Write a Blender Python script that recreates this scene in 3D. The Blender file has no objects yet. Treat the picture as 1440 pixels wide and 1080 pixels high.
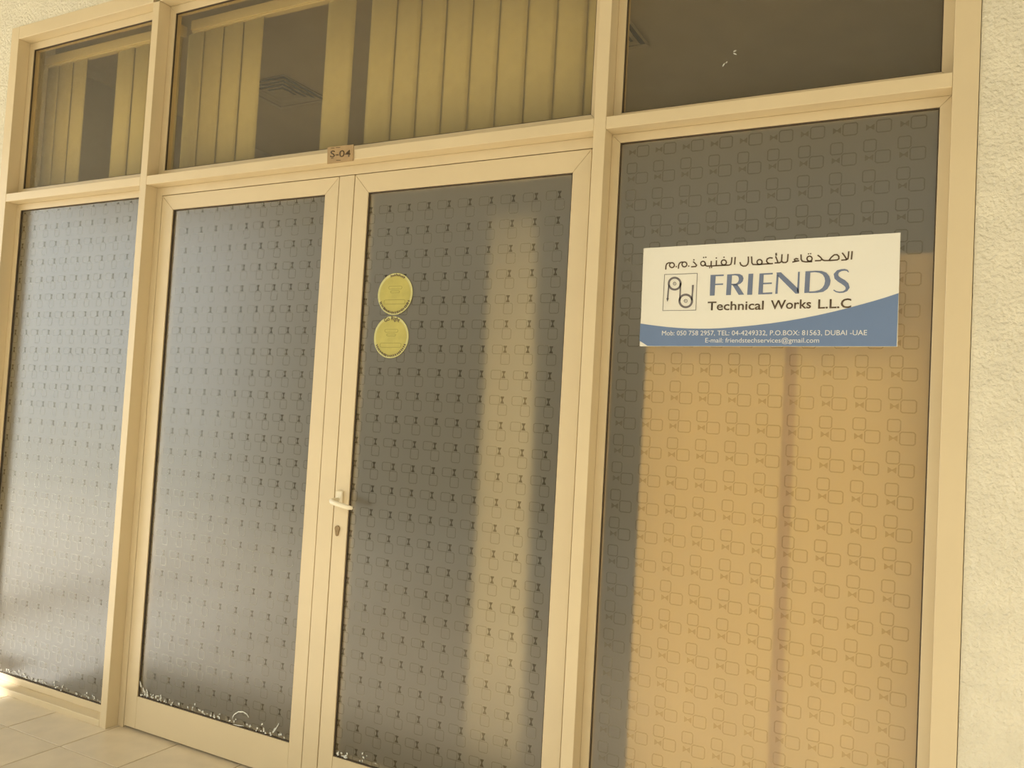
import bpy, bmesh, math, random
from mathutils import Matrix, Vector

random.seed(7)
scn = bpy.context.scene
COL = scn.collection

# ------------------------------------------------------------------ camera
# Facade front plane is Y = 0 (X right, Y into the building, Z up, floor Z = 0).
F_PX = 1168.7
YAW, PITCH, ROLL = math.radians(27.923), math.radians(2.361), math.radians(3.199)
CAM = Vector((2.9827, -2.2879, 1.3457))
_cy, _sy, _cp, _sp = math.cos(YAW), math.sin(YAW), math.cos(PITCH), math.sin(PITCH)
FWD = Vector((-_sy * _cp, _cy * _cp, _sp))
_r0 = Vector((_cy, _sy, 0))
_u0 = _r0.cross(FWD)
RIGHT = math.cos(ROLL) * _r0 + math.sin(ROLL) * _u0
UP = -math.sin(ROLL) * _r0 + math.cos(ROLL) * _u0
cam_data = bpy.data.cameras.new('camera')
cam_data.sensor_width = 36.0
cam_data.lens = F_PX / 1440 * 36.0
cam_data.clip_start = 0.05
cam = bpy.data.objects.new('camera', cam_data)
COL.objects.link(cam)
m = Matrix((RIGHT, UP, -FWD)).transposed().to_4x4()
m.translation = CAM
cam.matrix_world = m
scn.camera = cam


def at(u, v, y):
    """photo pixel -> (X, Z) on the plane Y = y of the facade"""
    d = RIGHT * ((u - 720) / F_PX) - UP * ((v - 540) / F_PX) + FWD
    t = (y - CAM.y) / d.y
    q = CAM + d * t
    return q.x, q.z


# ------------------------------------------------------------------ light
scn.view_settings.view_transform = 'Standard'
scn.view_settings.look = 'None'
scn.view_settings.gamma = 1.0
scn.view_settings.use_curve_mapping = False
scn.view_settings.exposure = -2.0

world = bpy.data.worlds.new('sky')
scn.world = world
world.use_nodes = True
wn = world.node_tree.nodes
wl = world.node_tree.links
wn.clear()
w_out = wn.new('ShaderNodeOutputWorld')
w_bg = wn.new('ShaderNodeBackground')
w_bg.inputs[0].default_value = (0.95, 1.0, 0.96, 1)
w_bg.inputs[1].default_value = 13.0
wl.new(w_bg.outputs[0], w_out.inputs[0])

sun_data = bpy.data.lights.new('sun', 'SUN')
sun_data.energy = 43
sun_data.color = (1.0, 0.97, 0.90)
sun_data.angle = math.radians(0.6)
sun = bpy.data.objects.new('sun', sun_data)
COL.objects.link(sun)
sun.location = (-3, -8, 9)
SUN_DIR = Vector((1.50, 1.035, -1.0)).normalized()
sun.rotation_euler = SUN_DIR.to_track_quat('-Z', 'Y').to_euler()


# ------------------------------------------------------------------ materials
def new_mat(name):
    mt = bpy.data.materials.new(name)
    mt.use_nodes = True
    nt = mt.node_tree
    nt.nodes.clear()
    out = nt.nodes.new('ShaderNodeOutputMaterial')
    return mt, nt, out


def rgb(c):
    return (c[0], c[1], c[2], 1.0)


def principled(name, col, rough=0.5, var=0.06, scale=6.0, bump=0.0, bscale=60.0, bdist=0.002,
               metallic=0.0, spec=0.5, stretch=(1, 1, 1)):
    mt, nt, out = new_mat(name)
    N, L = nt.nodes, nt.links
    p = N.new('ShaderNodeBsdfPrincipled')
    p.inputs['Roughness'].default_value = rough
    p.inputs['Metallic'].default_value = metallic
    p.inputs['Specular IOR Level'].default_value = spec
    tc = N.new('ShaderNodeTexCoord')
    mp = N.new('ShaderNodeMapping')
    mp.inputs['Scale'].default_value = stretch
    L.new(tc.outputs['Object'], mp.inputs['Vector'])
    nz = N.new('ShaderNodeTexNoise')
    nz.inputs['Scale'].default_value = scale
    nz.inputs['Detail'].default_value = 6
    L.new(mp.outputs[0], nz.inputs['Vector'])
    rmp = N.new('ShaderNodeValToRGB')
    rmp.color_ramp.elements[0].position = 0.3
    rmp.color_ramp.elements[1].position = 0.7
    rmp.color_ramp.elements[0].color = rgb([max(0, c * (1 - var)) for c in col])
    rmp.color_ramp.elements[1].color = rgb([min(1, c * (1 + var)) for c in col])
    L.new(nz.outputs['Fac'], rmp.inputs[0])
    L.new(rmp.outputs[0], p.inputs['Base Color'])
    if bump > 0:
        bz = N.new('ShaderNodeTexNoise')
        bz.inputs['Scale'].default_value = bscale
        bz.inputs['Detail'].default_value = 4
        L.new(mp.outputs[0], bz.inputs['Vector'])
        bp = N.new('ShaderNodeBump')
        bp.inputs['Strength'].default_value = bump
        bp.inputs['Distance'].default_value = bdist
        L.new(bz.outputs['Fac'], bp.inputs['Height'])
        L.new(bp.outputs[0], p.inputs['Normal'])
    L.new(p.outputs[0], out.inputs[0])
    return mt


def front_only(nt, fr):
    """reflectance of the outer face of a pane; its inner face only lets light out"""
    ge = nt.nodes.new('ShaderNodeNewGeometry')
    sb = nt.nodes.new('ShaderNodeMath')
    sb.operation = 'SUBTRACT'
    sb.inputs[0].default_value = 1.0
    nt.links.new(ge.outputs['Backfacing'], sb.inputs[1])
    mu = nt.nodes.new('ShaderNodeMath')
    mu.operation = 'MULTIPLY'
    nt.links.new(fr.outputs[0], mu.inputs[0])
    nt.links.new(sb.outputs[0], mu.inputs[1])
    return mu.outputs[0]


def clear_glass(name, tint, ior=1.5, rough=0.0, dust=0.0):
    mt, nt, out = new_mat(name)
    N, L = nt.nodes, nt.links
    tr = N.new('ShaderNodeBsdfTransparent')
    tr.inputs[0].default_value = rgb(tint)
    gl = N.new('ShaderNodeBsdfGlossy')
    gl.inputs['Roughness'].default_value = rough
    fr = N.new('ShaderNodeFresnel')
    fr.inputs[0].default_value = ior
    mx = N.new('ShaderNodeMixShader')
    L.new(front_only(nt, fr), mx.inputs[0])
    if dust > 0:
        df = N.new('ShaderNodeBsdfDiffuse')
        df.inputs[0].default_value = (0.80, 0.76, 0.66, 1)
        ge = N.new('ShaderNodeNewGeometry')
        fo = N.new('ShaderNodeMath')
        fo.operation = 'MULTIPLY_ADD'
        fo.inputs[1].default_value = -dust
        fo.inputs[2].default_value = dust
        L.new(ge.outputs['Backfacing'], fo.inputs[0])
        md = N.new('ShaderNodeMixShader')
        L.new(fo.outputs[0], md.inputs[0])
        L.new(tr.outputs[0], md.inputs[1])
        L.new(df.outputs[0], md.inputs[2])
        L.new(md.outputs[0], mx.inputs[1])
    else:
        L.new(tr.outputs[0], mx.inputs[1])
    L.new(gl.outputs[0], mx.inputs[2])
    L.new(mx.outputs[0], out.inputs[0])
    return mt


def frosted(name, haze, haze_fac, through, rough_t, rough_g, ior_g):
    """frosted film on glass: scattered see-through, a milky haze and a soft sheen"""
    mt, nt, out = new_mat(name)
    N, L = nt.nodes, nt.links
    rf = N.new('ShaderNodeBsdfRefraction')
    rf.inputs['Color'].default_value = rgb(through)
    rf.inputs['Roughness'].default_value = rough_t
    rf.inputs['IOR'].default_value = 1.12
    df = N.new('ShaderNodeBsdfDiffuse')
    tl = N.new('ShaderNodeBsdfTranslucent')
    tc = N.new('ShaderNodeTexCoord')
    nz = N.new('ShaderNodeTexNoise')
    nz.inputs['Scale'].default_value = 5.0
    nz.inputs['Detail'].default_value = 8
    L.new(tc.outputs['Object'], nz.inputs['Vector'])
    rmp = N.new('ShaderNodeValToRGB')
    rmp.color_ramp.elements[0].position = 0.3
    rmp.color_ramp.elements[1].position = 0.75
    rmp.color_ramp.elements[0].color = rgb([c * 0.94 for c in haze])
    rmp.color_ramp.elements[1].color = rgb([c * 1.06 for c in haze])
    L.new(nz.outputs['Fac'], rmp.inputs[0])
    L.new(rmp.outputs[0], df.inputs[0])
    L.new(rmp.outputs[0], tl.inputs[0])
    hz = N.new('ShaderNodeMixShader')
    hz.inputs[0].default_value = 0.25
    L.new(df.outputs[0], hz.inputs[1])
    L.new(tl.outputs[0], hz.inputs[2])
    m1 = N.new('ShaderNodeMixShader')
    ge = N.new('ShaderNodeNewGeometry')       # the film lies on the outer face only
    fo = N.new('ShaderNodeMath')
    fo.operation = 'MULTIPLY_ADD'
    fo.inputs[1].default_value = -haze_fac
    fo.inputs[2].default_value = haze_fac
    L.new(ge.outputs['Backfacing'], fo.inputs[0])
    L.new(fo.outputs[0], m1.inputs[0])
    L.new(rf.outputs[0], m1.inputs[1])
    L.new(hz.outputs[0], m1.inputs[2])
    gl = N.new('ShaderNodeBsdfGlossy')
    gl.inputs['Roughness'].default_value = rough_g
    bn = N.new('ShaderNodeTexNoise')
    bn.inputs['Scale'].default_value = 240.0
    bn.inputs['Detail'].default_value = 2
    L.new(tc.outputs['Object'], bn.inputs['Vector'])
    bp = N.new('ShaderNodeBump')
    bp.inputs['Strength'].default_value = 0.12
    bp.inputs['Distance'].default_value = 0.0006
    L.new(bn.outputs['Fac'], bp.inputs['Height'])
    L.new(bp.outputs[0], gl.inputs['Normal'])
    fr = N.new('ShaderNodeFresnel')
    fr.inputs[0].default_value = ior_g
    m2 = N.new('ShaderNodeMixShader')
    L.new(front_only(nt, fr), m2.inputs[0])
    L.new(m1.outputs[0], m2.inputs[1])
    L.new(gl.outputs[0], m2.inputs[2])
    L.new(m2.outputs[0], out.inputs[0])
    return mt


M = {}
M['alu'] = principled('cream_aluminium', (0.68, 0.56, 0.36), rough=0.38, var=0.035, scale=3, bump=0.05, bscale=300, bdist=0.0005)
M['stucco'] = principled('stucco', (0.77, 0.72, 0.58), rough=0.9, var=0.05, scale=14, bump=1.0, bscale=85, bdist=0.009, spec=0.2)
M['tile'] = principled('beige_tile', (0.69, 0.59, 0.43), rough=0.32, var=0.07, scale=9, bump=0.03, bscale=120, bdist=0.0006)
M['grout'] = principled('grout', (0.34, 0.25, 0.16), rough=0.9, var=0.15, scale=40)
M['shading_soffit'] = principled('soffit_paint', (0.55, 0.49, 0.38), rough=0.9, var=0.03)
M['ground'] = principled('pale_pavement', (0.58, 0.57, 0.52), rough=0.9, var=0.08, scale=2)
M['building'] = principled('opposite_render', (0.36, 0.33, 0.27), rough=0.9, var=0.06, scale=2)
M['inner'] = principled('inner_paint', (0.42, 0.38, 0.30), rough=0.9, var=0.04)
M['inner_floor'] = principled('inner_floor', (0.25, 0.22, 0.18), rough=0.6, var=0.08)
M['inner_ceiling'] = principled('inner_ceiling', (0.62, 0.55, 0.42), rough=0.95, var=0.04)
M['diffuser'] = principled('diffuser_metal', (0.50, 0.44, 0.33), rough=0.5, var=0.03)
M['dark'] = principled('dark_void', (0.03, 0.025, 0.02), rough=0.9, var=0.1)
M['gasket'] = principled('rubber_gasket', (0.07, 0.05, 0.03), rough=0.7, var=0.1)
M['blind'] = principled('blind_fabric', (0.60, 0.56, 0.40), rough=0.9, var=0.05, scale=30, bump=0.2, bscale=500, bdist=0.0005)
M['rail'] = principled('blind_rail', (0.70, 0.62, 0.46), rough=0.5, var=0.03)
M['curtain'] = principled('curtain_cloth', (0.66, 0.55, 0.34), rough=0.9, var=0.04, scale=12)
M['tan'] = principled('tan_wood', (0.80, 0.54, 0.19), rough=0.6, var=0.06, scale=4, stretch=(6, 6, 0.6))
M['tan_edge'] = principled('tan_wood_edge', (0.52, 0.30, 0.11), rough=0.7, var=0.08)
M['glass'] = clear_glass('tinted_glass', (0.92, 0.87, 0.72), dust=0.085)
M['frost'] = frosted('frosted_film', (0.84, 0.75, 0.56), 0.13, (0.97, 0.965, 0.94), 0.60, 0.24, 2.05)
M['emboss'] = clear_glass('embossed_line', (0.905, 0.895, 0.87), ior=1.5, rough=0.15)
M['emboss_dark'] = clear_glass('embossed_mark', (0.74, 0.72, 0.67), ior=1.5, rough=0.15)
M['emboss_mark_pale'] = clear_glass('embossed_mark_pale', (0.91, 0.895, 0.86), ior=1.5, rough=0.15)
M['flake'] = principled('peeled_film', (0.66, 0.66, 0.60), rough=0.4, var=0.05)
M['sign'] = principled('sign_white', (0.82, 0.80, 0.72), rough=0.45, var=0.02, scale=5)
M['sign_blue'] = principled('sign_blue', (0.150, 0.225, 0.40), rough=0.45, var=0.04, scale=5)
M['ink_blue'] = principled('ink_blue', (0.16, 0.20, 0.31), rough=0.5, var=0.03)
M['ink_dark'] = principled('ink_dark', (0.10, 0.065, 0.035), rough=0.5, var=0.05)
M['ink_grey'] = principled('ink_grey', (0.17, 0.155, 0.16), rough=0.5, var=0.05)
M['ink_white'] = principled('ink_white', (0.74, 0.74, 0.72), rough=0.5, var=0.02)
M['yellow'] = principled('sticker_yellow', (0.47, 0.41, 0.10), rough=0.5, var=0.10, scale=25)
M['yellow_rim'] = principled('sticker_rim', (0.55, 0.52, 0.22), rough=0.5, var=0.05)
M['yellow_print'] = principled('sticker_print', (0.30, 0.27, 0.06), rough=0.5, var=0.08)
M['plaque'] = principled('tag_brown', (0.40, 0.27, 0.13), rough=0.6, var=0.10, scale=40)
M['plaque_ink'] = principled('tag_ink', (0.10, 0.06, 0.02), rough=0.6, var=0.1)
M['lever'] = principled('lever_cream', (0.84, 0.76, 0.58), rough=0.3, var=0.02)
M['brass'] = principled('worn_brass', (0.24, 0.16, 0.07), rough=0.45, var=0.2, scale=80, metallic=0.5)


# ------------------------------------------------------------------ mesh helpers
def tag(o, label=None, cat=None, group=None, kind=None):
    if label:
        o['label'] = label
    if cat:
        o['category'] = cat
    if group:
        o['group'] = group
    if kind:
        o['kind'] = kind
    return o


def empty(name, loc=(0, 0, 0), parent=None):
    o = bpy.data.objects.new(name, None)
    COL.objects.link(o)
    o.location = loc
    o.empty_display_size = 0.05
    if parent:
        o.parent = parent
        o.location = Vector(loc) - world_loc(parent)
    return o


def world_loc(o):
    v = Vector(o.location)
    while o.parent:
        o = o.parent
        v += o.location
    return v


def link_mesh(name, me, mat, parent=None, origin=None):
    """mesh data given in world coordinates; origin moves the object's pivot"""
    if origin is None:
        if len(me.vertices):
            xs = [v.co.x for v in me.vertices]
            ys = [v.co.y for v in me.vertices]
            zs = [v.co.z for v in me.vertices]
            origin = ((min(xs) + max(xs)) / 2, (min(ys) + max(ys)) / 2, min(zs))
        else:
            origin = (0, 0, 0)
    og = Vector(origin)
    me.transform(Matrix.Translation(-og))
    if not me.materials:
        me.materials.append(mat)
    o = bpy.data.objects.new(name, me)
    COL.objects.link(o)
    if parent:
        o.parent = parent
        o.location = og - world_loc(parent)
    else:
        o.location = og
    return o


def bm_box(bm, x0, x1, y0, y1, z0, z1, bev=0.0):
    vs = [bm.verts.new((x, y, z)) for x in (x0, x1) for y in (y0, y1) for z in (z0, z1)]
    a = [(0, 1, 3, 2), (4, 6, 7, 5), (0, 4, 5, 1), (2, 3, 7, 6), (0, 2, 6, 4), (1, 5, 7, 3)]
    fs = [bm.faces.new([vs[i] for i in f]) for f in a]
    if bev > 0:
        es = set(e for f in fs for e in f.edges)
        bmesh.ops.bevel(bm, geom=list(es), offset=bev, segments=1, affect='EDGES')


def from_bm(name, bm, mat, parent=None, origin=None, smooth=False):
    bmesh.ops.recalc_face_normals(bm, faces=bm.faces[:])
    me = bpy.data.meshes.new(name)
    bm.to_mesh(me)
    bm.free()
    if smooth:
        for p in me.polygons:
            p.use_smooth = True
    return link_mesh(name, me, mat, parent, origin)


def box(name, x0, x1, y0, y1, z0, z1, mat, parent=None, bev=0.0):
    bm = bmesh.new()
    bm_box(bm, x0, x1, y0, y1, z0, z1, bev)
    return from_bm(name, bm, mat, parent)


def bm_prism(bm, pts, y0, y1):
    """polygon pts (x, z) extruded from y0 to y1"""
    a = [bm.verts.new((x, y0, z)) for x, z in pts]
    b = [bm.verts.new((x, y1, z)) for x, z in pts]
    n = len(pts)
    bm.faces.new(a)
    bm.faces.new(b[::-1])
    for i in range(n):
        j = (i + 1) % n
        bm.faces.new((a[i], b[i], b[j], a[j]))


def prism(name, pts, y0, y1, mat, parent=None, bev=0.0):
    bm = bmesh.new()
    bm_prism(bm, pts, y0, y1)
    if bev:
        bmesh.ops.bevel(bm, geom=bm.edges[:], offset=bev, segments=1, affect='EDGES')
    return from_bm(name, bm, mat, parent)


def bm_stroke(bm, pts, w, y0, y1, closed=False, widths=None):
    """ribbon of width w along (x, z) points, extruded from y0 to y1"""
    n = len(pts)
    L, R = [], []
    for i in range(n):
        p = Vector(pts[i])
        a = Vector(pts[(i - 1) % n]) if (closed or i > 0) else None
        b = Vector(pts[(i + 1) % n]) if (closed or i < n - 1) else None
        d1 = (p - a).normalized() if a is not None and (p - a).length > 1e-9 else None
        d2 = (b - p).normalized() if b is not None and (b - p).length > 1e-9 else None
        if d1 is None:
            d1 = d2
        if d2 is None:
            d2 = d1
        t = d1 + d2
        t = t.normalized() if t.length > 1e-6 else d1
        nrm = Vector((-t.y, t.x))
        k = 1.0 / max(0.45, nrm.dot(Vector((-d1.y, d1.x))))
        hw = (widths[i] if widths else w) / 2 * k
        L.append(p + nrm * hw)
        R.append(p - nrm * hw)
    V = [[bm.verts.new((q.x, y, q.y)) for q in S] for S, y in ((L, y0), (R, y0), (L, y1), (R, y1))]
    rng = range(n if closed else n - 1)
    for i in rng:
        j = (i + 1) % n
        bm.faces.new((V[0][i], V[0][j], V[1][j], V[1][i]))
        bm.faces.new((V[2][i], V[3][i], V[3][j], V[2][j]))
        bm.faces.new((V[0][i], V[2][i], V[2][j], V[0][j]))
        bm.faces.new((V[1][i], V[1][j], V[3][j], V[3][i]))
    if not closed:
        for i in (0, n - 1):
            bm.faces.new((V[0][i], V[1][i], V[3][i], V[2][i]))


def circle(cx, cz, r, n=32, a0=0.0, a1=2 * math.pi, ez=1.0):
    full = abs(a1 - a0 - 2 * math.pi) < 1e-6
    m_ = n if full else n + 1
    return [(cx + r * math.cos(a0 + (a1 - a0) * i / n), cz + ez * r * math.sin(a0 + (a1 - a0) * i / n)) for i in range(m_)]


def copy_obj(src, loc, parent):
    o = src.copy()
    COL.objects.link(o)
    o.parent = parent
    o.location = Vector(loc) - (world_loc(parent) if parent else Vector())
    return o


# ------------------------------------------------------------------ key dimensions (metres)
FD = 0.100          # frame depth
BD = 0.055          # front of glazing beads and door faces
GY0, GY1 = 0.066, 0.072   # glass
JL0, JL1 = -1.035, -0.9765     # left jamb
M1L, M1R = -0.0389, 0.0        # mullion 1
M2L, M2R = 2.0, 2.0395         # mullion 2
JR0, JR1 = 2.9611, 3.0187      # right jamb
TZ0, TZ1 = 2.2293, 2.2668      # transom
HZ0, HZ1 = 3.010, 3.0704       # head
SILL = 0.028

# ------------------------------------------------------------------ walkway floor with tiles
FX0, FX1, FY0 = -2.3, 4.7, -2.21
PITCH_T = 0.3335
bm = bmesh.new()
bm_box(bm, FX0, FX1, FY0, 0.20, -0.12, -0.003, 0)
floor = from_bm('floor', bm, M['grout'])
tag(floor, 'beige square floor tiles of the walkway with brown grout lines', kind='structure')
g = 0.0022
bm = bmesh.new()
bm_box(bm, -PITCH_T / 2 + g, PITCH_T / 2 - g, -PITCH_T / 2 + g, PITCH_T / 2 - g, -0.010, 0.0, 0.0012)
tile0 = None
nx0 = math.ceil((FX0 - 0.0135) / PITCH_T)
nx1 = math.floor((FX1 - 0.0135) / PITCH_T)
for j in range(-5, 2):
    yc = -0.203 + PITCH_T * (j - 0.5)
    for i in range(nx0, nx1):
        xc = 0.0135 + PITCH_T * (i + 0.5)
        if j == 1 and not (-1.1 < xc < 3.2):
            continue
        if tile0 is None:
            tile0 = from_bm('tile', bm, M['tile'], None, origin=(0, 0, 0))
            tile0.parent = floor
            tile0.location = Vector((xc, yc, 0)) - world_loc(floor)
        else:
            copy_obj(tile0, (xc, yc, 0), floor)

bm = bmesh.new()
bm_box(bm, -9.0, FX0, -4.6, 0.20, -0.12, 0.0)
bm_box(bm, FX1, 6.0, -4.6, 0.20, -0.12, 0.0)
bm_box(bm, FX0, FX1, -4.6, FY0, -0.12, 0.0)
fo_ = from_bm('floor_outer', bm, M['tile'])
tag(fo_, 'rest of the beige walkway floor around the shopfront', kind='structure')

# pavement beyond the walkway
pav = box('ground', -40, 40, -45, -4.6, -0.35, -0.14, M['ground'])
tag(pav, 'pale pavement beyond the tiled walkway', kind='structure')

# ------------------------------------------------------------------ front wall around the opening
WY = 0.004
bm = bmesh.new()
bm_box(bm, -9.0, JL0 - 0.0015, WY, 0.22, 0.0, 3.55)
bm_box(bm, JR1 + 0.0015, 6.0, WY, 0.22, 0.0, 3.55)
bm_box(bm, JL0 - 0.0015, JR1 + 0.0015, WY, 0.22, HZ1 + 0.0015, 3.55)
wall = from_bm('wall_front', bm, M['stucco'])
tag(wall, 'cream stuccoed wall around the glazed shopfront', kind='structure')

# unseen roof, made deep to keep sun and sky reflections off the front
SOF_Y = -4.2
sof = box('shading_soffit', -6.0, 6.0, SOF_Y, 0.22, 3.55, 3.85, M['shading_soffit'])
tag(sof, 'unseen roof over the walkway, sized to hold off sun and sky reflections', kind='structure')
endw = box('added_wall_right', 6.0, 6.2, -4.6, 0.22, 0.0, 3.85, M['stucco'])  # unseen wall, added to darken the right end of the walkway
tag(endw, 'unseen cream end wall added to dim the light from the right', kind='structure')
opp = box('unseen_wall_opposite', -6.95, 30.0, -8.2, -7.2, -0.14, 4.6, M['building'])  # unseen wall; height and ends set to block front sky and pass sun
tag(opp, 'unseen opposite building wall, sized to block the sky in front', kind='structure')

# ------------------------------------------------------------------ room behind the glass
RX0, RX1, RY0, RY1, RZ = -1.3, 3.4, 0.22, 4.6, 3.10
rf_ = box('floor_inner', RX0, RX1, 0.20, RY1, -0.10, -0.004, M['inner_floor'])
tag(rf_, 'dark floor of the room behind the glass', kind='structure')
for nm, a in (('wall_back', (RX0, RX1, RY1, RY1 + 0.1, 0, RZ)),
              ('wall_room_left', (RX0 - 0.1, RX0, RY0, RY1, 0, RZ)),
              ('wall_room_right', (RX1, RX1 + 0.1, RY0, RY1, 0, RZ))):
    o = box(nm, *a, M['inner'])
    tag(o, 'painted wall of the dim room behind the glass', kind='structure')
ceil = box('ceiling', RX0 - 0.1, RX1 + 0.1, 0.101, RY1 + 0.1, RZ, RZ + 0.1, M['inner_ceiling'])
tag(ceil, 'plain ceiling of the dim room behind the glass', kind='structure')


def diffuser(xc, yc, s, label):
    t = empty('air_diffuser', (xc, yc, RZ))
    tag(t, label, 'diffuser', 'square air diffusers in the room ceiling')
    box('back_plate', xc - s / 2 + .012, xc + s / 2 - .012, yc - s / 2 + .012, yc + s / 2 - .012, RZ - 0.0025, RZ - 0.0005, M['dark'], t)
    for k in range(5):
        h = s / 2 - k * s * 0.095
        h2 = h - s * (0.062 if k else 0.045)
        z0, z1 = RZ - 0.010, RZ - 0.004
        bm_ = bmesh.new()
        if k == 4:
            bm_box(bm_, xc - h, xc + h, yc - h, yc + h, z0, z0 + 0.003)
            from_bm('centre_plate', bm_, M['diffuser'], t)
            continue
        ring = []
        for hh, z in ((h, z0), (h, z0 + 0.002), (h2, z1 + 0.001), (h2, z1 - 0.001)):
            ring.append([bm_.verts.new((xc + sx * hh, yc + sy * hh, z)) for sx, sy in ((-1, -1), (1, -1), (1, 1), (-1, 1))])
        for a in range(4):
            for q in range(4):
                b, c = (a + 1) % 4, (q + 1) % 4
                bm_.faces.new((ring[a][q], ring[a][c], ring[b][c], ring[b][q]))
        from_bm('louvre_blade', bm_, M['diffuser'], t)


diffuser(-0.19 - 0.19, 0.93 + 0.19, 0.38, 'square louvred air diffuser in the ceiling, seen through the gap in the vertical blind')
diffuser(1.708 - 0.19, 1.10, 0.38, 'square louvred air diffuser in the ceiling, seen through the blindless transom window')

# ------------------------------------------------------------------ aluminium shopfront frame
frame = empty('trim_1', (1.0, 0.05, 0))
tag(frame, 'cream aluminium shopfront frame of jambs, mullions, transom and head', kind='structure')
bv = 0.0012
box('jamb', JL0, JL1, 0, FD, 0, HZ1, M['alu'], frame, bv)
box('jamb', JR0, JR1, 0, FD, 0, HZ1, M['alu'], frame, bv)
box('mullion', M1L, M1R, 0, FD, 0, HZ0, M['alu'], frame, bv)
box('mullion', M2L, M2R, 0, FD, 0, HZ0, M['alu'], frame, bv)
for a, b in ((JL1, M1L), (M1R, M2L), (M2R, JR0)):
    e = 0.0004
    box('head', a + e, b - e, 0, FD, HZ0, HZ1, M['alu'], frame, bv)
    box('transom', a + e, b - e, 0.0003, FD, TZ0, TZ1, M['alu'], frame, bv)
for a, b in ((JL1, M1L), (M2R, JR0)):
    box('sill', a + e, b - e, 0, FD, 0, SILL, M['alu'], frame, bv)
# stops the doors close against
box('door_stop', M1R + .0003, 0.0345, BD, FD, 0, TZ0, M['alu'], frame, 0.001)
box('door_stop', 1.978, M2L - .0003, BD, FD, 0, TZ0, M['alu'], frame, 0.001)
box('door_stop', 0.0350, 1.9775, BD, FD, 2.1955, TZ0 - .0003, M['alu'], frame, 0.001)


def mitred(parent, name, x0, x1, z0, z1, w, y0, y1, mat, gap=0.0003, bev=0.0008, bottom=None):
    """four members around the opening x0..x1, z0..z1 going inwards by w"""
    wb = w if bottom is None else bottom
    g_ = gap
    q = [
        [(x0, z0 + g_), (x0 + w, z0 + wb + g_), (x0 + w, z1 - w - g_), (x0, z1 - g_)],
        [(x1, z0 + g_), (x1, z1 - g_), (x1 - w, z1 - w - g_), (x1 - w, z0 + wb + g_)],
        [(x0 + g_, z1), (x0 + w + g_, z1 - w), (x1 - w - g_, z1 - w), (x1 - g_, z1)],
        [(x0 + g_, z0), (x1 - g_, z0), (x1 - w - g_, z0 + wb), (x0 + w + g_, z0 + wb)],
    ]
    for p in q:
        prism(name, p, y0, y1, mat, parent, bev)


def ring_part(parent, name, x0, x1, z0, z1, w, y0, y1, mat):
    bm_ = bmesh.new()
    bm_box(bm_, x0, x0 + w, y0, y1, z0, z1)
    bm_box(bm_, x1 - w, x1, y0, y1, z0, z1)
    bm_box(bm_, x0 + w, x1 - w, y0, y1, z1 - w, z1)
    bm_box(bm_, x0 + w, x1 - w, y0, y1, z0, z0 + w)
    return from_bm(name, bm_, mat, parent)


# ------------------------------------------------------------------ embossed film pattern
def rrect(x0, x1, z0, z1, r=0.004):
    return [(x0 + r, z0), (x1 - r, z0), (x1, z0 + r), (x1, z1 - r), (x1 - r, z1), (x0 + r, z1), (x0, z1 - r), (x0, z0 + r)]


LW = 0.0023


def clip_ok(x0, x1, z0, z1, X0, X1, Z0, Z1):
    return x0 >= X0 and x1 <= X1 and z0 >= Z0 and z1 <= Z1


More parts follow.
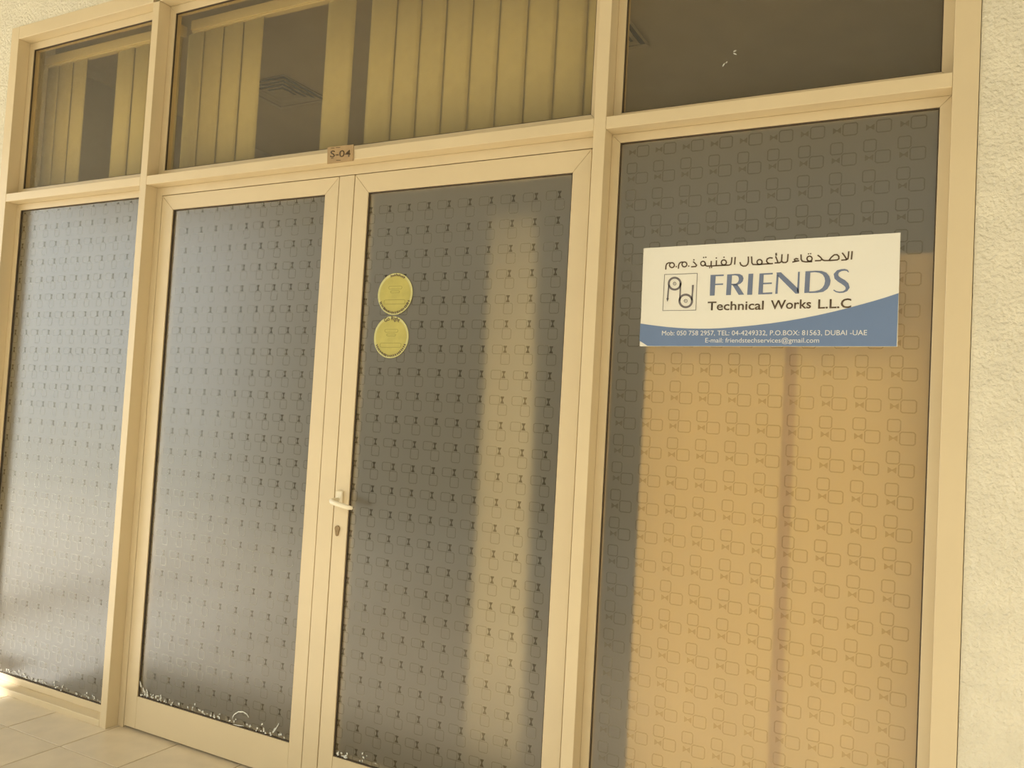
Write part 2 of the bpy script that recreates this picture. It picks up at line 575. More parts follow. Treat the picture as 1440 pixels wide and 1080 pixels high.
def film_pattern(parent, X0, X1, Z0, Z1, ox, oz, px, pz, style, skip=()):
    y0, y1 = GY0 - 0.0016, GY0 - 0.0008
    bl, bd = bmesh.new(), bmesh.new()
    i0, i1 = math.floor((X0 - ox) / px) - 1, math.ceil((X1 - ox) / px) + 1
    j0, j1 = math.floor((oz - Z1) / pz) - 1, math.ceil((oz - Z0) / pz) + 1
    for i in range(i0, i1 + 1):
        for j in range(j0, j1 + 1):
            x, z = ox + i * px, oz - j * pz
            if style == 'window':      # square up left, wide box down right, mark down left
                ra = (x, x + .0305, z - .0315, z)
                rb = (x + .0295, x + .0655, z - .0640, z - .0315)
                marks = ((x + .0040, x + .0115, z - .0570, z - .0400), (x + .0170, x + .0245, z - .0570, z - .0400))
                waist = [(x + .0115, z - .0465), (x + .0170, z - .0465), (x + .0170, z - .0505), (x + .0115, z - .0505)]
            else:                      # wide box up left, tall box down right, mark up right
                ra = (x - .0455, x - .0085, z - .0160, z + .0125)
                rb = (x - .0130, x + .0190, z - .0500, z - .0160)
                marks = ((x - .0060, x + .0080, z + .0030, z + .0105), (x - .0060, x + .0080, z - .0125, z - .0050))
                waist = [(x - .0012, z + .0030), (x + .0032, z + .0030), (x + .0032, z - .0050), (x - .0012, z - .0050)]
            for rr in (ra, rb):
                cx0, cx1 = max(rr[0], X0), min(rr[1], X1)
                cz0, cz1 = max(rr[2], Z0), min(rr[3], Z1)
                if cx1 - cx0 < .012 or cz1 - cz0 < .012:
                    continue
                bm_stroke(bl, rrect(cx0, cx1, cz0, cz1), LW * (1.3 if style == 'window' else 1.0), y0, y1, closed=True)
            for mk in marks:
                if clip_ok(*mk, X0, X1, Z0, Z1):
                    if style == 'window':
                        zc = (mk[2] + mk[3]) / 2
                        s_ = 1 if mk is marks[0] else -1
                        xa, xb = (mk[0], mk[1]) if s_ > 0 else (mk[1], mk[0])
                        p = [(xa, mk[3]), (xb, zc + .0035), (xb, zc - .0035), (xa, mk[2])]
                    else:
                        xc = (mk[0] + mk[1]) / 2
                        up = mk is marks[0]
                        za, zb = (mk[3], mk[2]) if up else (mk[2], mk[3])
                        p = [(mk[0], za), (mk[1], za), (xc + .0035, zb), (xc - .0035, zb)]
                    bm_prism(bd, p, y0, y1)
            if clip_ok(waist[0][0], waist[1][0], waist[2][1], waist[0][1], X0, X1, Z0, Z1):
                bm_prism(bd, waist, y0, y1)
    a = from_bm('embossed_outlines', bl, M['emboss'], parent)
    b = from_bm('embossed_marks', bd, M['emboss_mark_pale' if style == 'window' else 'emboss_dark'], parent)
    tag(a, 'paired rounded box outlines embossed in the film', kind='stuff')
    tag(b, 'small hourglass marks embossed in the film', kind='stuff')


def peeling(parent, X0, X1, Z0, n, spots, seed):
    """ragged whitish shreds of film along the bottom edge"""
    rnd = random.Random(seed)
    bm_ = bmesh.new()
    for k in range(n):
        x = rnd.uniform(X0, X1)
        if spots and rnd.random() < 0.6:
            x = rnd.choice(spots) + rnd.uniform(-.05, .05)
        if not X0 + .012 < x < X1 - .012:
            continue
        z = Z0 + abs(rnd.gauss(0, .010)) + .001
        ln, wd = rnd.uniform(.005, .012), rnd.uniform(.003, .008)
        a = rnd.uniform(0, math.pi)
        pts, ws = [], []
        cx, cz = x, z
        for s in range(5):
            pts.append((cx, max(cz, Z0 + .001)))
            ws.append(wd * (1 - abs(s - 2) / 2.6) + .0006)
            cx += ln / 4 * math.cos(a)
            cz += ln / 4 * math.sin(a)
            a += rnd.uniform(-.7, .7)
        yy = GY0 - rnd.uniform(.003, .007)
        bm_stroke(bm_, pts, wd, yy, yy + .0006, widths=ws)
    return bm_


def glazed_window(name, label, x0, x1, z0, z1, film, bead_w=0.030, blind_label=None):
    t = empty(name, ((x0 + x1) / 2, (GY0 + GY1) / 2, z0))
    tag(t, label, kind='structure')
    e_ = 0.0004
    mitred(t, 'glazing_bead', x0 + e_, x1 - e_, z0 + e_, z1 - e_, bead_w, BD, FD - .012, M['alu'])
    bx0, bx1, bz0, bz1 = x0 + bead_w, x1 - bead_w, z0 + bead_w, z1 - bead_w
    ring_part(t, 'gasket', bx0 + .0002, bx1 - .0002, bz0 + .0002, bz1 - .0002, 0.0035, BD + 0.004, GY0 - .0002, M['gasket'])
    box('pane', bx0 + .0004, bx1 - .0004, GY0, GY1, bz0 + .0004, bz1 - .0004, M['frost'] if film else M['glass'], t)
    return t, (bx0 + .004, bx1 - .004, bz0 + .004, bz1 - .004)


w1, _ = glazed_window('window_1', 'clear transom window over the narrow side pane, vertical blind behind it', JL1, M1L, TZ1, HZ0, False, 0.034)
w2, _ = glazed_window('window_2', 'wide clear transom window over the double doors, vertical blind behind it', M1R, M2L, TZ1, HZ0, False, 0.034)
w3, _ = glazed_window('window_3', 'clear dark transom window without a blind', M2R, JR0, TZ1, HZ0, False, 0.026)
w4, e4 = glazed_window('window_4', 'tall frosted side pane beside the double doors', JL1, M1L, SILL, TZ0, True, 0.029)
w5, e5 = glazed_window('window_5', 'tall frosted pane carrying the company sign', M2R, JR0, SILL, TZ0, True, 0.027)
film_pattern(w4, *e4, -0.3395 + 0.0835 * 2, 2.031, 0.0835, 0.0820, 'door')
film_pattern(w5, *e5, 2.0905, 2.1375, 0.0831, 0.0822, 'window')
o = from_bm('peeling_film', peeling(w4, e4[0], e4[1], e4[2], 60, [-.75, -.6, -.42, -.30, -.2, -.12], 3), M['flake'], w4)
tag(o, 'whitish shreds of peeling film', kind='stuff')
# specks of paint on the dark transom
bm = bmesh.new()
for (u, v, a, ln) in ((1031, 73, .3, .010), (1036, 77, 2.6, .012), (1016, 94, 1.0, .012), (1021, 89, .9, .006)):
    x, z = at(u, v, GY0)
    bm_stroke(bm, [(x, z), (x + ln * math.cos(a) / 2, z + ln * math.sin(a) / 2), (x + ln * math.cos(a), z + ln * math.sin(a))], .003, GY0 - .001, GY0 - .0001, widths=[.001, .0035, .001])
o = from_bm('paint_specks', bm, M['flake'], w3)
tag(o, 'white paint specks on the glass', kind='stuff')

# ------------------------------------------------------------------ double doors


def door(name, label, x0, x1, gx0, gx1, gz0, gz1, z0, z1):
    t = empty(name, ((x0 + x1) / 2, (BD + FD) / 2, z0))
    tag(t, label, kind='structure')
    y0, y1 = BD, FD - 0.004
    g_ = 0.0005
    wl_, wr_, wt = gx0 - x0, x1 - gx1, z1 - gz1
    prism('stile', [(x0, z0), (gx0, z0), (gx0, gz1 - g_), (x0, z1 - g_)], y0, y1, M['alu'], t, .001)
    prism('stile', [(gx1, z0), (x1, z0), (x1, z1 - g_), (gx1, gz1 - g_)], y0, y1, M['alu'], t, .001)
    prism('rail', [(x0 + g_, z1), (gx0 + g_, gz1), (gx1 - g_, gz1), (x1 - g_, z1)], y0, y1, M['alu'], t, .001)
    box('rail', gx0 + .0005, gx1 - .0005, y0 + .0004, y1, z0, gz0, M['alu'], t, .001)
    ring_part(t, 'gasket', gx0 + .0002, gx1 - .0002, gz0 + .0002, gz1 - .0002, 0.0035, BD + 0.004, GY0 - .0002, M['gasket'])
    box('pane', gx0 + .0004, gx1 - .0004, GY0, GY1, gz0 + .0004, gz1 - .0004, M['frost'], t)
    return t


DZ0, DZ1 = 0.0095, 2.1925
d1 = door('door_1', 'frosted left leaf of the cream aluminium double door', 0.0380, 0.9790, 0.1055, 0.9170, 0.137, 2.131, DZ0, DZ1)
d2 = door('door_2', 'frosted right leaf of the cream aluminium double door with lever handle', 1.0535, 1.9750, 1.1165, 1.9140, 0.137, 2.124, DZ0, DZ1)
box('meeting_stile', 0.9820, 1.0505, BD - .0006, FD - .004, DZ0, DZ1, M['alu'], d1, .001)
film_pattern(d1, .109, .9135, .141, 2.127, .8535, 2.041, .0834, .0822, 'door')
film_pattern(d2, 1.120, 1.9105, .141, 2.086, 1.2085, 1.9790, .0823, .0822, 'door')
o = from_bm('peeling_film', peeling(d1, .109, .9135, .141, 75, [.13, .16, .20, .25, .48, .52, .68, .74, .83, .86], 5), M['flake'], d1)
tag(o, 'whitish shreds of peeling film', kind='stuff')
o = from_bm('peeling_film', peeling(d2, 1.120, 1.9105, .141, 22, [1.15, 1.2], 8), M['flake'], d2)
tag(o, 'whitish shreds of peeling film', kind='stuff')
# curled arc of lifted film and a torn corner on the left leaf
bm = bmesh.new()
arc = [at(u, v, GY0 - .004) for u, v in ((326, 1012), (329, 1005), (335, 1001), (342, 1001), (347, 1004), (350, 1009))]
bm_stroke(bm, arc, .004, GY0 - .005, GY0 - .0042, widths=[.0015, .004, .005, .005, .004, .0015])
sp = [at(u, v, GY0 - .004) for u, v in ((384, 1030), (388, 1025), (391, 1020), (393, 1016))]
bm_stroke(bm, sp, .004, GY0 - .006, GY0 - .0052, widths=[.006, .0045, .003, .001])
sp = [at(u, v, GY0 - .004) for u, v in ((328, 1018), (336, 1020), (344, 1021))]
bm_stroke(bm, sp, .004, GY0 - .006, GY0 - .0052, widths=[.001, .004, .001])
for cu, cv, rr in ((198, 962, .012), (207, 974, .016), (202, 970, .009)):
    cx, cz = at(cu, cv, GY0 - .004)
    bm_stroke(bm, [(cx - rr * .35, cz + rr), (cx, cz + rr * .3), (cx + rr * .3, cz - rr * .6), (cx + rr * .55, cz - rr)], .004, GY0 - .006, GY0 - .0052, widths=[.002, .006, .007, .002])
o = from_bm('lifted_film', bm, M['flake'], d1)
tag(o, 'curled whitish tongues of lifted film')

# lever handle on the right leaf
hx, hz = 1.0790, 1.0420
hd = empty('handle', (hx, BD, hz), d2)
hd['label'] = 'cream lever handle'
box('rose', hx - .0155, hx + .0130, BD - .009, BD - .0002, hz - .032, hz + .014, M['lever'], hd, .003)
bm = bmesh.new()
path = [(hx - .004, BD - .005, hz - .018, .0085), (hx - .004, BD - .030, hz - .019, .0085), (hx - .003, BD - .046, hz - .020, .0090),
        (hx + .006, BD - .054, hz - .0215, .0095), (hx + .030, BD - .055, hz - .0260, .0092), (hx + .058, BD - .053, hz - .0310, .0088),
        (hx + .080, BD - .050, hz - .0345, .0082), (hx + .092, BD - .047, hz - .0355, .0060), (hx + .095, BD - .046, hz - .0357, .0030)]
rings = []
for k, (x, y, z, r) in enumerate(path):
    a = Vector(path[max(0, k - 1)][:3])
    b = Vector(path[min(len(path) - 1, k + 1)][:3])
    t = (b - a).normalized()
    s = Vector((0, 0, 1)).cross(t).normalized()
    u = t.cross(s).normalized()
    rings.append([bm.verts.new(Vector((x, y, z)) + s * (r * .75 * math.cos(q * math.pi / 6)) + u * (r * math.sin(q * math.pi / 6))) for q in range(12)])
for k in range(len(rings) - 1):
    for q in range(12):
        bm.faces.new((rings[k][q], rings[k][(q + 1) % 12], rings[k + 1][(q + 1) % 12], rings[k + 1][q]))
bm.faces.new(rings[0][::-1])
bm.faces.new(rings[-1])
from_bm('lever', bm, M['lever'], hd, smooth=True)
kx, kz = 1.0755, 0.914
bm = bmesh.new()
key = circle(kx, kz + .008, .0105, 14, -.5, math.pi + .5) + [(kx - .0048, kz - .016), (kx, kz - .019), (kx + .0048, kz - .016)]
bm_prism(bm, key, BD - .004, BD - .0002)
kc = from_bm('lock_cylinder', bm, M['brass'], d2)
kc['label'] = 'dark brass lock cylinder'

# ------------------------------------------------------------------ vertical blinds
BY = 0.175


def blind(label, vanes, rail, zt, zb):
    t = empty('vertical_blind', ((rail[0] + rail[1]) / 2, BY, zb))
    tag(t, label, 'blind', 'vertical blinds behind the transom windows')
    bm_ = bmesh.new()
    bm_box(bm_, rail[0], rail[1], BY - .020, BY + .022, zt + .006, zt + .050, .002)
    bm_box(bm_, rail[0] + .002, rail[1] - .002, BY - .012, BY + .012, zt, zt + .008)
    from_bm('headrail', bm_, M['rail'], t)
    for xa, xb in vanes:
        xc, w = (xa + xb) / 2, (xb - xa) + .012
        an = -0.06
        dx, dy = w / 2 * math.cos(an), w / 2 * math.sin(an)
        bm_ = bmesh.new()
        n = 6
        fr, bk = [], []
        for q in range(n + 1):
            s = -1 + 2 * q / n
            bow = .004 * (1 - s * s)
            for lst, th in ((fr, 0.0), (bk, .0012)):
                lst.append([bm_.verts.new((xc + s * dx, BY + s * dy - bow + th, z)) for z in (zb, zt)])
        for q in range(n):
            bm_.faces.new((fr[q][0], fr[q + 1][0], fr[q + 1][1], fr[q][1]))
            bm_.faces.new((bk[q][0], bk[q][1], bk[q + 1][1], bk[q + 1][0]))
            bm_.faces.new((fr[q][0], bk[q][0], bk[q + 1][0], fr[q + 1][0]))
            bm_.faces.new((fr[q][1], fr[q + 1][1], bk[q + 1][1], bk[q][1]))
        for q in (0, n):
            bm_.faces.new((fr[q][0], fr[q][1], bk[q][1], bk[q][0]))
        from_bm('vane', bm_, M['blind'], t, smooth=True)


ZT, ZB = 2.944, 2.252
s = (CAM.x, (BY - CAM.y) / (0.16 - CAM.y))     # edges were read on Y = 0.16


def bx_(x):
    return s[0] + (x - s[0]) * s[1]


blind('short beige vertical blind hanging behind the narrow transom window', [(bx_(a), bx_(b)) for a, b in ((-.985, -.905), (-.905, -.795), (-.795, -.688), (-.466, -.355), (-.355, -.245), (-.245, -.135), (-.135, -.045))], (bx_(-.99), bx_(-.04)), ZT, ZB)
mid = [(.0, .09), (.09, .207), (.207, .322), (.322, .436), (.782, .916)] + [(.998 + .1107 * k, .998 + .1107 * (k + 1)) for k in range(9)]
blind('short beige vertical blind hanging behind the wide transom window', [(bx_(a), bx_(b)) for a, b in mid], (bx_(0.03), bx_(2.02)), ZT, ZB)

# ------------------------------------------------------------------ things behind the frosted panes
# gathered pale curtain behind the right leaf
bm = bmesh.new()
cols = []
NC = 36
for q in range(NC + 1):
    s_ = q / NC
    y = 0.280 + 0.010 * math.sin(s_ * math.pi * 2 * 5.5) + .004 * math.sin(s_ * 31)
    col_ = []
    for z, xa, xb in ((0.06, 1.585, 1.800), (0.7, 1.587, 1.790), (1.4, 1.585, 1.775), (2.07, 1.572, 1.752)):
        x = xa + (xb - xa) * s_
        x = CAM.x + (x - CAM.x) * (0.28 - CAM.y) / (0.15 - CAM.y)     # edges were read on Y = 0.15
        col_.append((bm.verts.new((x, y, z)), bm.verts.new((x, y + .0025, z))))
    cols.append(col_)
for q in range(NC):
    for r in range(3):
        for b in (0, 1):
            f = (cols[q][r][b], cols[q + 1][r][b], cols[q + 1][r + 1][b], cols[q][r + 1][b])
            bm.faces.new(f if b == 0 else f[::-1])
    for r in (0, 3):
        bm.faces.new((cols[q][r][0], cols[q][r][1], cols[q + 1][r][1], cols[q + 1][r][0]))
for q in (0, NC):
    for r in range(3):
        bm.faces.new((cols[q][r][0], cols[q][r + 1][0], cols[q][r + 1][1], cols[q][r][1]))
cur = from_bm('curtain', bm, M['curtain'], smooth=True)
tag(cur, 'narrow pale gathered curtain blurred behind the door glass with the round stickers', 'curtain')

# tan cupboard behind the signed pane
cx0, cx1, cY, cz1 = 2.150, 3.005, 0.150, 1.845
cup = empty('cupboard', ((cx0 + cx1) / 2, cY + .2, 0))
tag(cup, 'tan wooden two-door cupboard blurred behind the frosted pane with the sign', 'cupboard')
bm = bmesh.new()
bm_box(bm, cx0, cx0 + .018, cY + .0205, cY + .42, 0, cz1)
bm_box(bm, cx1 - .018, cx1, cY + .0205, cY + .42, 0, cz1)
bm_box(bm, cx0 + .018, cx1 - .018, cY + .0205, cY + .42, cz1 - .018, cz1)
bm_box(bm, cx0 + .018, cx1 - .018, cY + .0205, cY + .42, 0, .06)
bm_box(bm, cx0 + .018, cx1 - .018, cY + .40, cY + .42, .06, cz1 - .018)
from_bm('body', bm, M['tan_edge'], cup)
box('middle_post', 2.5625, 2.5925, cY + .0035, cY + .40, .06, cz1 - .019, M['tan_edge'], cup, .001)
box('door', cx0, 2.562, cY, cY + .020, 0.012, cz1, M['tan'], cup, .0015)
box('door', 2.593, cx1, cY, cY + .020, 0.012, cz1, M['tan'], cup, .0015)

# ------------------------------------------------------------------ company sign
SY = 0.0605            # front face of the sign board
sl = [at(905, 349, SY), at(1266.5, 327, SY), at(1262, 487.5, SY), at(899.5, 487, SY)]
sign = empty('company_sign', ((sl[0][0] + sl[1][0]) / 2, SY, min(sl[2][1], sl[3][1])))
tag(sign, 'white and blue company sign with pulley logo stuck on the frosted pane', 'sign')
pk = [at(899.5, 480, SY), at(908, 487, SY)]
prism('board', sl, SY, GY0 - .0022, M['sign'], sign, .0004)


def cropper(ox, oy, sc, y):
    return lambda a, b: at(ox + a / sc, oy + b / sc, y)


PY = SY - 0.0006
A_ = cropper(895, 330, 1440 / 190, PY)
B_ = cropper(1080, 325, 1435 / 190, PY)
S_ = cropper(880, 310, 1440 / 420, PY)
T_ = cropper(900, 440, 1440 / 370, PY)
INK0, INK1 = SY - .0009, SY - .0001
# blue wave
wave = [S_(a, b) for a, b in ((70, 497), (110, 503), (150, 508), (200, 514), (250, 518), (300, 521), (350, 522), (400, 522), (450, 520), (500, 516.5), (560, 511.5), (630, 504.5),
                              (700, 496), (775, 485), (850, 472), (925, 457), (1000, 440), (1075, 421.5), (1150, 401), (1200, 387), (1250, 372), (1285, 360.5), (1315, 350.5))]
br, bl_ = sl[2], sl[3]
bm = bmesh.new()
prev = None
n = len(wave)
for i, (x, z) in enumerate(wave):
    s_ = i / (n - 1)
    # matching point on the lower edge; the lower left corner is peeled
    x2 = x
    e_ = (x2 - bl_[0]) / (br[0] - bl_[0])
    z2 = bl_[1] + (br[1] - bl_[1]) * e_ + .0008
    if i == 0:
        z2 += .016
    elif i == 1:
        z2 += .0005
    cur_ = [bm.verts.new((x2, y, zz)) for y in (INK0 + .0003, INK1) for zz in (z, z2)]
    if prev:
        bm.faces.new((prev[0], cur_[0], cur_[1], prev[1]))
        bm.faces.new((prev[2], prev[3], cur_[3], cur_[2]))
        bm.faces.new((prev[0], prev[2], cur_[2], cur_[0]))
        bm.faces.new((prev[1], cur_[1], cur_[3], prev[3]))
    if i in (0, n - 1):
        bm.faces.new((cur_[0], cur_[1], cur_[3], cur_[2]))
    prev = cur_
o = from_bm('blue_wave', bm, M['sign_blue'], sign)
o['label'] = 'blue wave band along the foot of the sign'

# Arabic line, traced stroke by stroke
STK = 0.0036
bm = bmesh.new()


def st(C, pts, w=STK, closed=False, widths=None):
    bm_stroke(bm, [C(a, b) for a, b in pts], w, INK0, INK1, closed, widths)


def ring_(C, a, b, r, w=STK, n=18):
    st(C, [(a + r * math.cos(2 * math.pi * i / n), b + r * math.sin(2 * math.pi * i / n)) for i in range(n)], w, True)


def dot_(C, a, b, r=6.5):
    c = C(a, b)
    rr = abs(C(a + r, b)[0] - c[0]) * 1.15
    bm_prism(bm, circle(c[0], c[1], rr, 10), INK0, INK1)


st(A_, [(312, 372), (314, 335), (322, 312), (340, 301), (362, 299)])
ring_(A_, 378, 325, 26)
dot_(A_, 424, 341)
st(A_, [(447, 362), (449, 328), (457, 305), (475, 294), (497, 292)])
ring_(A_, 511, 317, 26)
dot_(A_, 557, 335)
st(A_, [(583, 343), (630, 340), (641, 326), (622, 304), (604, 288)])
dot_(A_, 612, 268)
ring_(A_, 709, 308, 24)
dot_(A_, 716, 243)
dot_(A_, 739, 241)
st(A_, [(733, 306), (736, 328), (752, 335), (800, 334), (900, 328), (985, 325), (1006, 316), (1013, 290), (1017, 240)])
st(A_, [(795, 334), (797, 280)])
dot_(A_, 780, 351)
dot_(A_, 801, 349)
st(A_, [(850, 331), (853, 273)])
dot_(A_, 851, 249)
ring_(A_, 931, 296, 27)
dot_(A_, 933, 241)
st(A_, [(1046, 319), (1053, 238)])
st(A_, [(1192, 233), (1193, 285), (1186, 315), (1166, 333), (1138, 336), (1113, 322), (1103, 293)])
st(A_, [(1226, 232), (1230, 300), (1242, 318), (1300, 319), (1380, 312), (1455, 308)])
ring_(A_, 1312, 292, 27)
st(A_, [(1452, 250), (1420, 246), (1394, 258), (1386, 282), (1400, 303), (1420, 309)])
st(B_, [(80, 268), (94, 300), (106, 336)])
st(B_, [(70, 338), (122, 336), (140, 326), (145, 300), (149, 246)])
st(B_, [(146, 318), (160, 334), (190, 333), (206, 320), (210, 290), (213, 243)])
st(B_, [(96, 236), (83, 237), (82, 247), (94, 250)], STK * .7)
st(B_, [(78, 258), (98, 252)], STK * .7)
st(B_, [(322, 297), (298, 291), (281, 300), (284, 314), (304, 318)])
st(B_, [(258, 329), (330, 314)])
st(B_, [(350, 248), (352, 300), (364, 320), (400, 327), (470, 323)])
ring_(B_, 441, 293, 27)
dot_(B_, 430, 242)
dot_(B_, 453, 240)
st(B_, [(498, 315), (555, 313), (574, 300), (556, 276), (527, 255)])
st(B_, [(572, 303), (600, 313), (660, 312), (735, 306), (753, 294), (752, 268), (733, 250), (704, 252), (672, 278), (648, 311)])
st(B_, [(788, 230), (812, 262), (838, 303)])
st(B_, [(778, 309), (832, 304), (848, 294), (853, 268), (858, 214)])
st(B_, [(885, 302), (894, 212)])
o = from_bm('arabic_lettering', bm, M['ink_dark'], sign)
o['label'] = 'dark brown Arabic lettering'

# FRIENDS
bm = bmesh.new()


def poly(C, pts):
    bm_prism(bm, [C(a, b) for a, b in pts], INK0, INK1)


poly(A_, [(790, 430), (845, 428), (832, 648), (782, 650)])
poly(A_, [(844, 428), (931, 425), (929, 440), (843, 443)])
poly(A_, [(838, 524), (923, 520), (922, 534), (837, 538)])
poly(A_, [(968, 425), (1018, 422), (1005, 643), (955, 645)])


def band(C, outer, inner):
    for i in range(len(outer) - 1):
        poly(C, [outer[i], outer[i + 1], inner[i + 1], inner[i]])


band(A_, [(1017, 422), (1060, 418), (1100, 420), (1130, 436), (1141, 466), (1132, 498), (1108, 522), (1070, 536), (1011, 538)],
     [(1017, 435), (1050, 433), (1075, 438), (1088, 452), (1092, 473), (1088, 494), (1076, 512), (1055, 522), (1012, 525)])
poly(A_, [(1022, 533), (1072, 527), (1147, 639), (1090, 642)])
poly(A_, [(1195, 418), (1245, 415), (1232, 640), (1180, 641)])
poly(A_, [(1312, 414), (1356, 412), (1345, 635), (1298, 637)])
poly(A_, [(1355, 412), (1453, 407), (1451, 423), (1354, 427)])
poly(A_, [(1350, 514), (1443, 510), (1442, 525), (1349, 529)])
poly(A_, [(1345, 620), (1448, 615), (1446, 632), (1344, 636)])
poly(B_, [(92, 462), (112, 468), (100, 665), (77, 667)])
poly(B_, [(90, 440), (138, 438), (322, 614), (328, 662), (292, 664), (96, 468)])
poly(B_, [(320, 433), (338, 432), (328, 662), (308, 640)])
poly(B_, [(398, 428), (450, 425), (437, 655), (385, 657)])
band(B_, [(449, 425), (510, 421), (570, 424), (620, 442), (652, 480), (664, 525), (655, 572), (630, 615), (585, 645), (520, 655), (436, 657)],
     [(448, 440), (500, 436), (545, 442), (580, 460), (600, 492), (607, 530), (598, 570), (577, 604), (545, 626), (500, 638), (437, 642)])
sc_ = [(856, 436, 9), (842, 418, 15), (815, 411, 19), (780, 414, 22), (743, 428, 32), (720, 458, 42), (728, 492, 48), (760, 518, 52), (800, 541, 54), (833, 569, 48), (846, 600, 38), (832, 629, 26), (800, 646, 18), (760, 650, 15), (722, 643, 13), (696, 625, 11)]
k_ = abs(B_(857, 500)[0] - B_(757, 500)[0]) / 100
st(B_, [(a, b) for a, b, c in sc_], 0, False, [c * k_ for a, b, c in sc_])
o = from_bm('company_name', bm, M['ink_blue'], sign)
o['label'] = 'large slate blue capitals'

# pulley logo
bm = bmesh.new()
st(A_, [(300, 425), (648, 413), (632, 805), (280, 810)], .0012, True)
ring_(A_, 407, 522, 63, .0058, 32)
ring_(A_, 407, 522, 16, .0014, 14)
ring_(A_, 525, 706, 67, .0058, 32)
ring_(A_, 525, 706, 17, .0014, 14)
st(A_, [(346, 535), (338, 610), (332, 688)], .0040)
st(A_, [(332, 678), (329, 712)], 0, False, [.0075, .001])
st(A_, [(470, 515), (466, 610), (462, 705)], .0042)
st(A_, [(590, 700), (597, 620), (602, 536)], 0, False, [.0042, .0042, .0058])
for (a, b) in ((407, 522), (525, 706)):
    dot_(A_, a, b, 4)
o = from_bm('pulley_logo', bm, M['ink_grey'], sign)
o['label'] = 'grey line logo of two pulleys in a square'


def text_fit(name, txt, p_left, p_right, cap, mat, parent, y, weight=0.0, depth=.0004, cap_ref='H'):
    """flat lettering between two baseline points (x, z) with the given cap height"""
    def mk(t_):
        cu = bpy.data.curves.new('tmp', 'FONT')
        cu.body = t_
        cu.size = 1.0
        cu.resolution_u = 3
        cu.offset = weight
        cu.extrude = 0.0
        ob = bpy.data.objects.new('tmp', cu)
        COL.objects.link(ob)
        bpy.context.view_layer.update()
        dg = bpy.context.evaluated_depsgraph_get()
        me_ = bpy.data.meshes.new_from_object(ob.evaluated_get(dg))
        bpy.data.objects.remove(ob)
        bpy.data.curves.remove(cu)
        return me_
    ref = mk(cap_ref)
    hcap = max(v.co.y for v in ref.vertices) - min(v.co.y for v in ref.vertices)
    bpy.data.meshes.remove(ref)
    me = mk(txt)
    x0 = min(v.co.x for v in me.vertices)
    x1 = max(v.co.x for v in me.vertices)
    dx, dz = p_right[0] - p_left[0], p_right[1] - p_left[1]
    sx = dx / (x1 - x0)
    sz = cap / hcap
    for v in me.vertices:
        a = (v.co.x - x0) * sx
        b = v.co.y * sz
        v.co = Vector((p_left[0] + a, y, p_left[1] + b + dz * a / dx))
    bm_ = bmesh.new()
    bm_.from_mesh(me)
    me.materials.clear()
    ex = bmesh.ops.extrude_face_region(bm_, geom=bm_.faces[:])
    for v in [q for q in ex['geom'] if isinstance(q, bmesh.types.BMVert)]:
        v.co.y += depth
    bm_.to_mesh(me)
    bm_.free()
    return link_mesh(name, me, mat, parent)


for wd, pa, pb in (('Technical', A_(757, 806), A_(1354, 797)), ('Works', B_(28, 829), B_(456, 818)), ('L.L.C', B_(531, 822), B_(882, 813))):
    o = text_fit('trade_word', wd, pa, pb, abs(A_(760, 714)[1] - A_(760, 806)[1]), M['ink_dark'], sign, INK0, weight=0.012)
    o['label'] = 'dark brown lettering'
o = text_fit('contact_line', 'Mob: 050 758 2957, TEL: 04-4249332, P.O.BOX: 81563, DUBAI -UAE', T_(120, 123), T_(1242, 122), abs(T_(120, 98)[1] - T_(120, 123)[1]), M['ink_white'], sign, INK0 - .0003)
o['label'] = 'small white lettering'
o = text_fit('mail_line', 'E-mail: friendstechservices@gmail.com', T_(357, 162), T_(980, 163), abs(T_(120, 138)[1] - T_(120, 162)[1]), M['ink_white'], sign, INK0 - .0003)
o['label'] = 'small white lettering'

# ------------------------------------------------------------------ round stickers
KY = GY0 - .0030


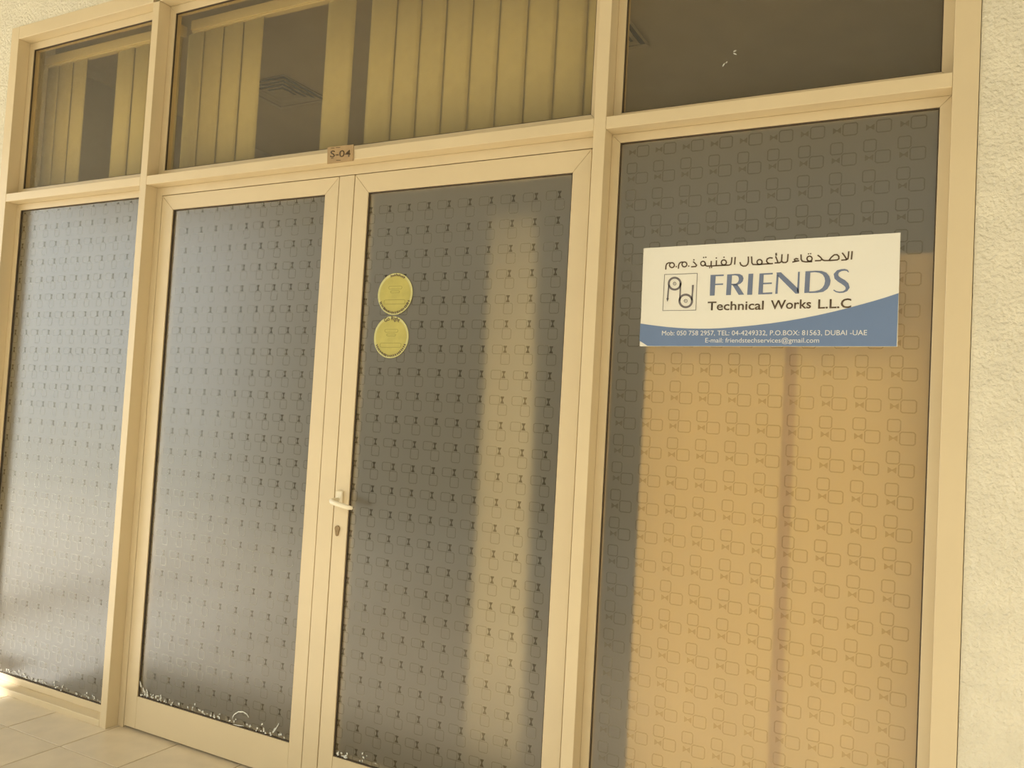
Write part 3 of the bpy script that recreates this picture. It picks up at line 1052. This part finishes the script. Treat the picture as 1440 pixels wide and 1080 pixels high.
def sticker(cx, cz, r, label, top_text, seed, rot):
    rnd = random.Random(seed)
    t = empty('sticker', (cx, KY, cz - r))
    tag(t, label, 'sticker')
    bm_ = bmesh.new()
    bm_prism(bm_, circle(cx, cz, r, 48), KY, KY + .0010)
    from_bm('rim', bm_, M['yellow_rim'], t)
    bm_ = bmesh.new()
    bm_prism(bm_, circle(cx, cz, r * .885, 48), KY - .0004, KY - .00005)
    from_bm('face', bm_, M['yellow'], t)
    # curved lettering too small to read: short dark strokes round the lower rim
    bm_ = bmesh.new()
    a = math.radians(205)
    while a < math.radians(338):
        da = rnd.uniform(.03, .07)
        rr = r * .90
        for q in range(2):
            aa = a + da * q / 2
            h_ = rnd.uniform(.003, .006)
            bm_stroke(bm_, [(cx + (rr - h_) * math.cos(aa), cz + (rr - h_) * math.sin(aa)), (cx + (rr + h_ * .6) * math.cos(aa + .02), cz + (rr + h_ * .6) * math.sin(aa + .02))], .0022, KY - .0009, KY - .0005)
        a += da + rnd.uniform(.03, .07)
    from_bm('rim_print', bm_, M['ink_dark'], t)
    bm_ = bmesh.new()
    for zz, wd, hh in ((.30, .38, .07), (.10, .26, .05), (-.38, .60, .10)):
        x0_, x1_ = cx - wd * r, cx + wd * r
        bm_stroke(bm_, rrect(x0_, x1_, cz + (zz - hh) * r, cz + (zz + hh) * r, .003), .0014, KY - .0009, KY - .0005, closed=True)
    from_bm('face_print', bm_, M['yellow_print'], t)
    if top_text:
        span = .50
        w_ = r * 2 * span * .9
        o_ = text_fit('top_print', top_text, (cx - w_ / 2, 0), (cx + w_ / 2, 0), .0145, M['ink_dark'], t, KY - .0009, .012)
        # bend the word round the rim
        base = world_loc(t)
        lx = o_.location.copy()
        for v in o_.data.vertices:
            X = v.co.x + lx.x + base.x - cx
            Z = v.co.z + lx.z + base.z
            th = math.pi / 2 - X / (r * .86) + rot
            rr = r * .80 + Z
            v.co.x = cx + rr * math.cos(th) - base.x - lx.x
            v.co.z = cz + rr * math.sin(th) - base.z - lx.z
    else:
        bm_ = bmesh.new()
        rr = r * .86
        for k in range(9):
            aa = math.radians(112 - 6.2 * k) + rot
            up = (.006, .003, .005, .007, .004, .006, .003, .005, .006)[k]
            bm_stroke(bm_, [(cx + (rr - .002) * math.cos(aa), cz + (rr - .002) * math.sin(aa)), (cx + (rr + up) * math.cos(aa - .02), cz + (rr + up) * math.sin(aa - .02)),
                            (cx + (rr + up * .3) * math.cos(aa - .07), cz + (rr + up * .3) * math.sin(aa - .07))], .0026, KY - .0009, KY - .0005)
        from_bm('top_print', bm_, M['ink_dark'], t)


sticker(1.2555, 1.7560, .0740, 'upper round yellow-green sticker on the door glass, curved print along its top', None, 1, -.05)
sticker(1.2500, 1.6045, .0740, 'lower round yellow-green sticker on the door glass, short word along its top', 'Go Right', 2, 0.0)

# ------------------------------------------------------------------ unit number tag on the transom
NY = -0.0035
pl = [at(460.5, 207, NY), at(497, 203, NY), at(496.5, 226, NY), at(460, 230.5, NY)]
tg = empty('number_tag', ((pl[0][0] + pl[1][0]) / 2, NY, pl[3][1]))
tag(tg, 'small worn brown unit number tag on the transom over the doors', 'number tag')
prism('plate', pl, NY, -.0002, M['plaque'], tg, .0004)
G_ = cropper(440, 190, 18, NY - .0005)
o = text_fit('number', 'S-04', G_(432, 560), G_(945, 545), abs(G_(430, 375)[1] - G_(430, 545)[1]) * .98, M['plaque_ink'], tg, NY - .0006, .01)
bm = bmesh.new()
for pts in ([(455, 330), (540, 327)], [(580, 318), (690, 310)], [(460, 590), (520, 580)], [(590, 640), (700, 635)]):
    bm_stroke(bm, [G_(a, b) for a, b in pts], .0022, NY - .0006, NY - .0001)
tag(from_bm('border_marks', bm, M['plaque_ink'], tg), kind='stuff')
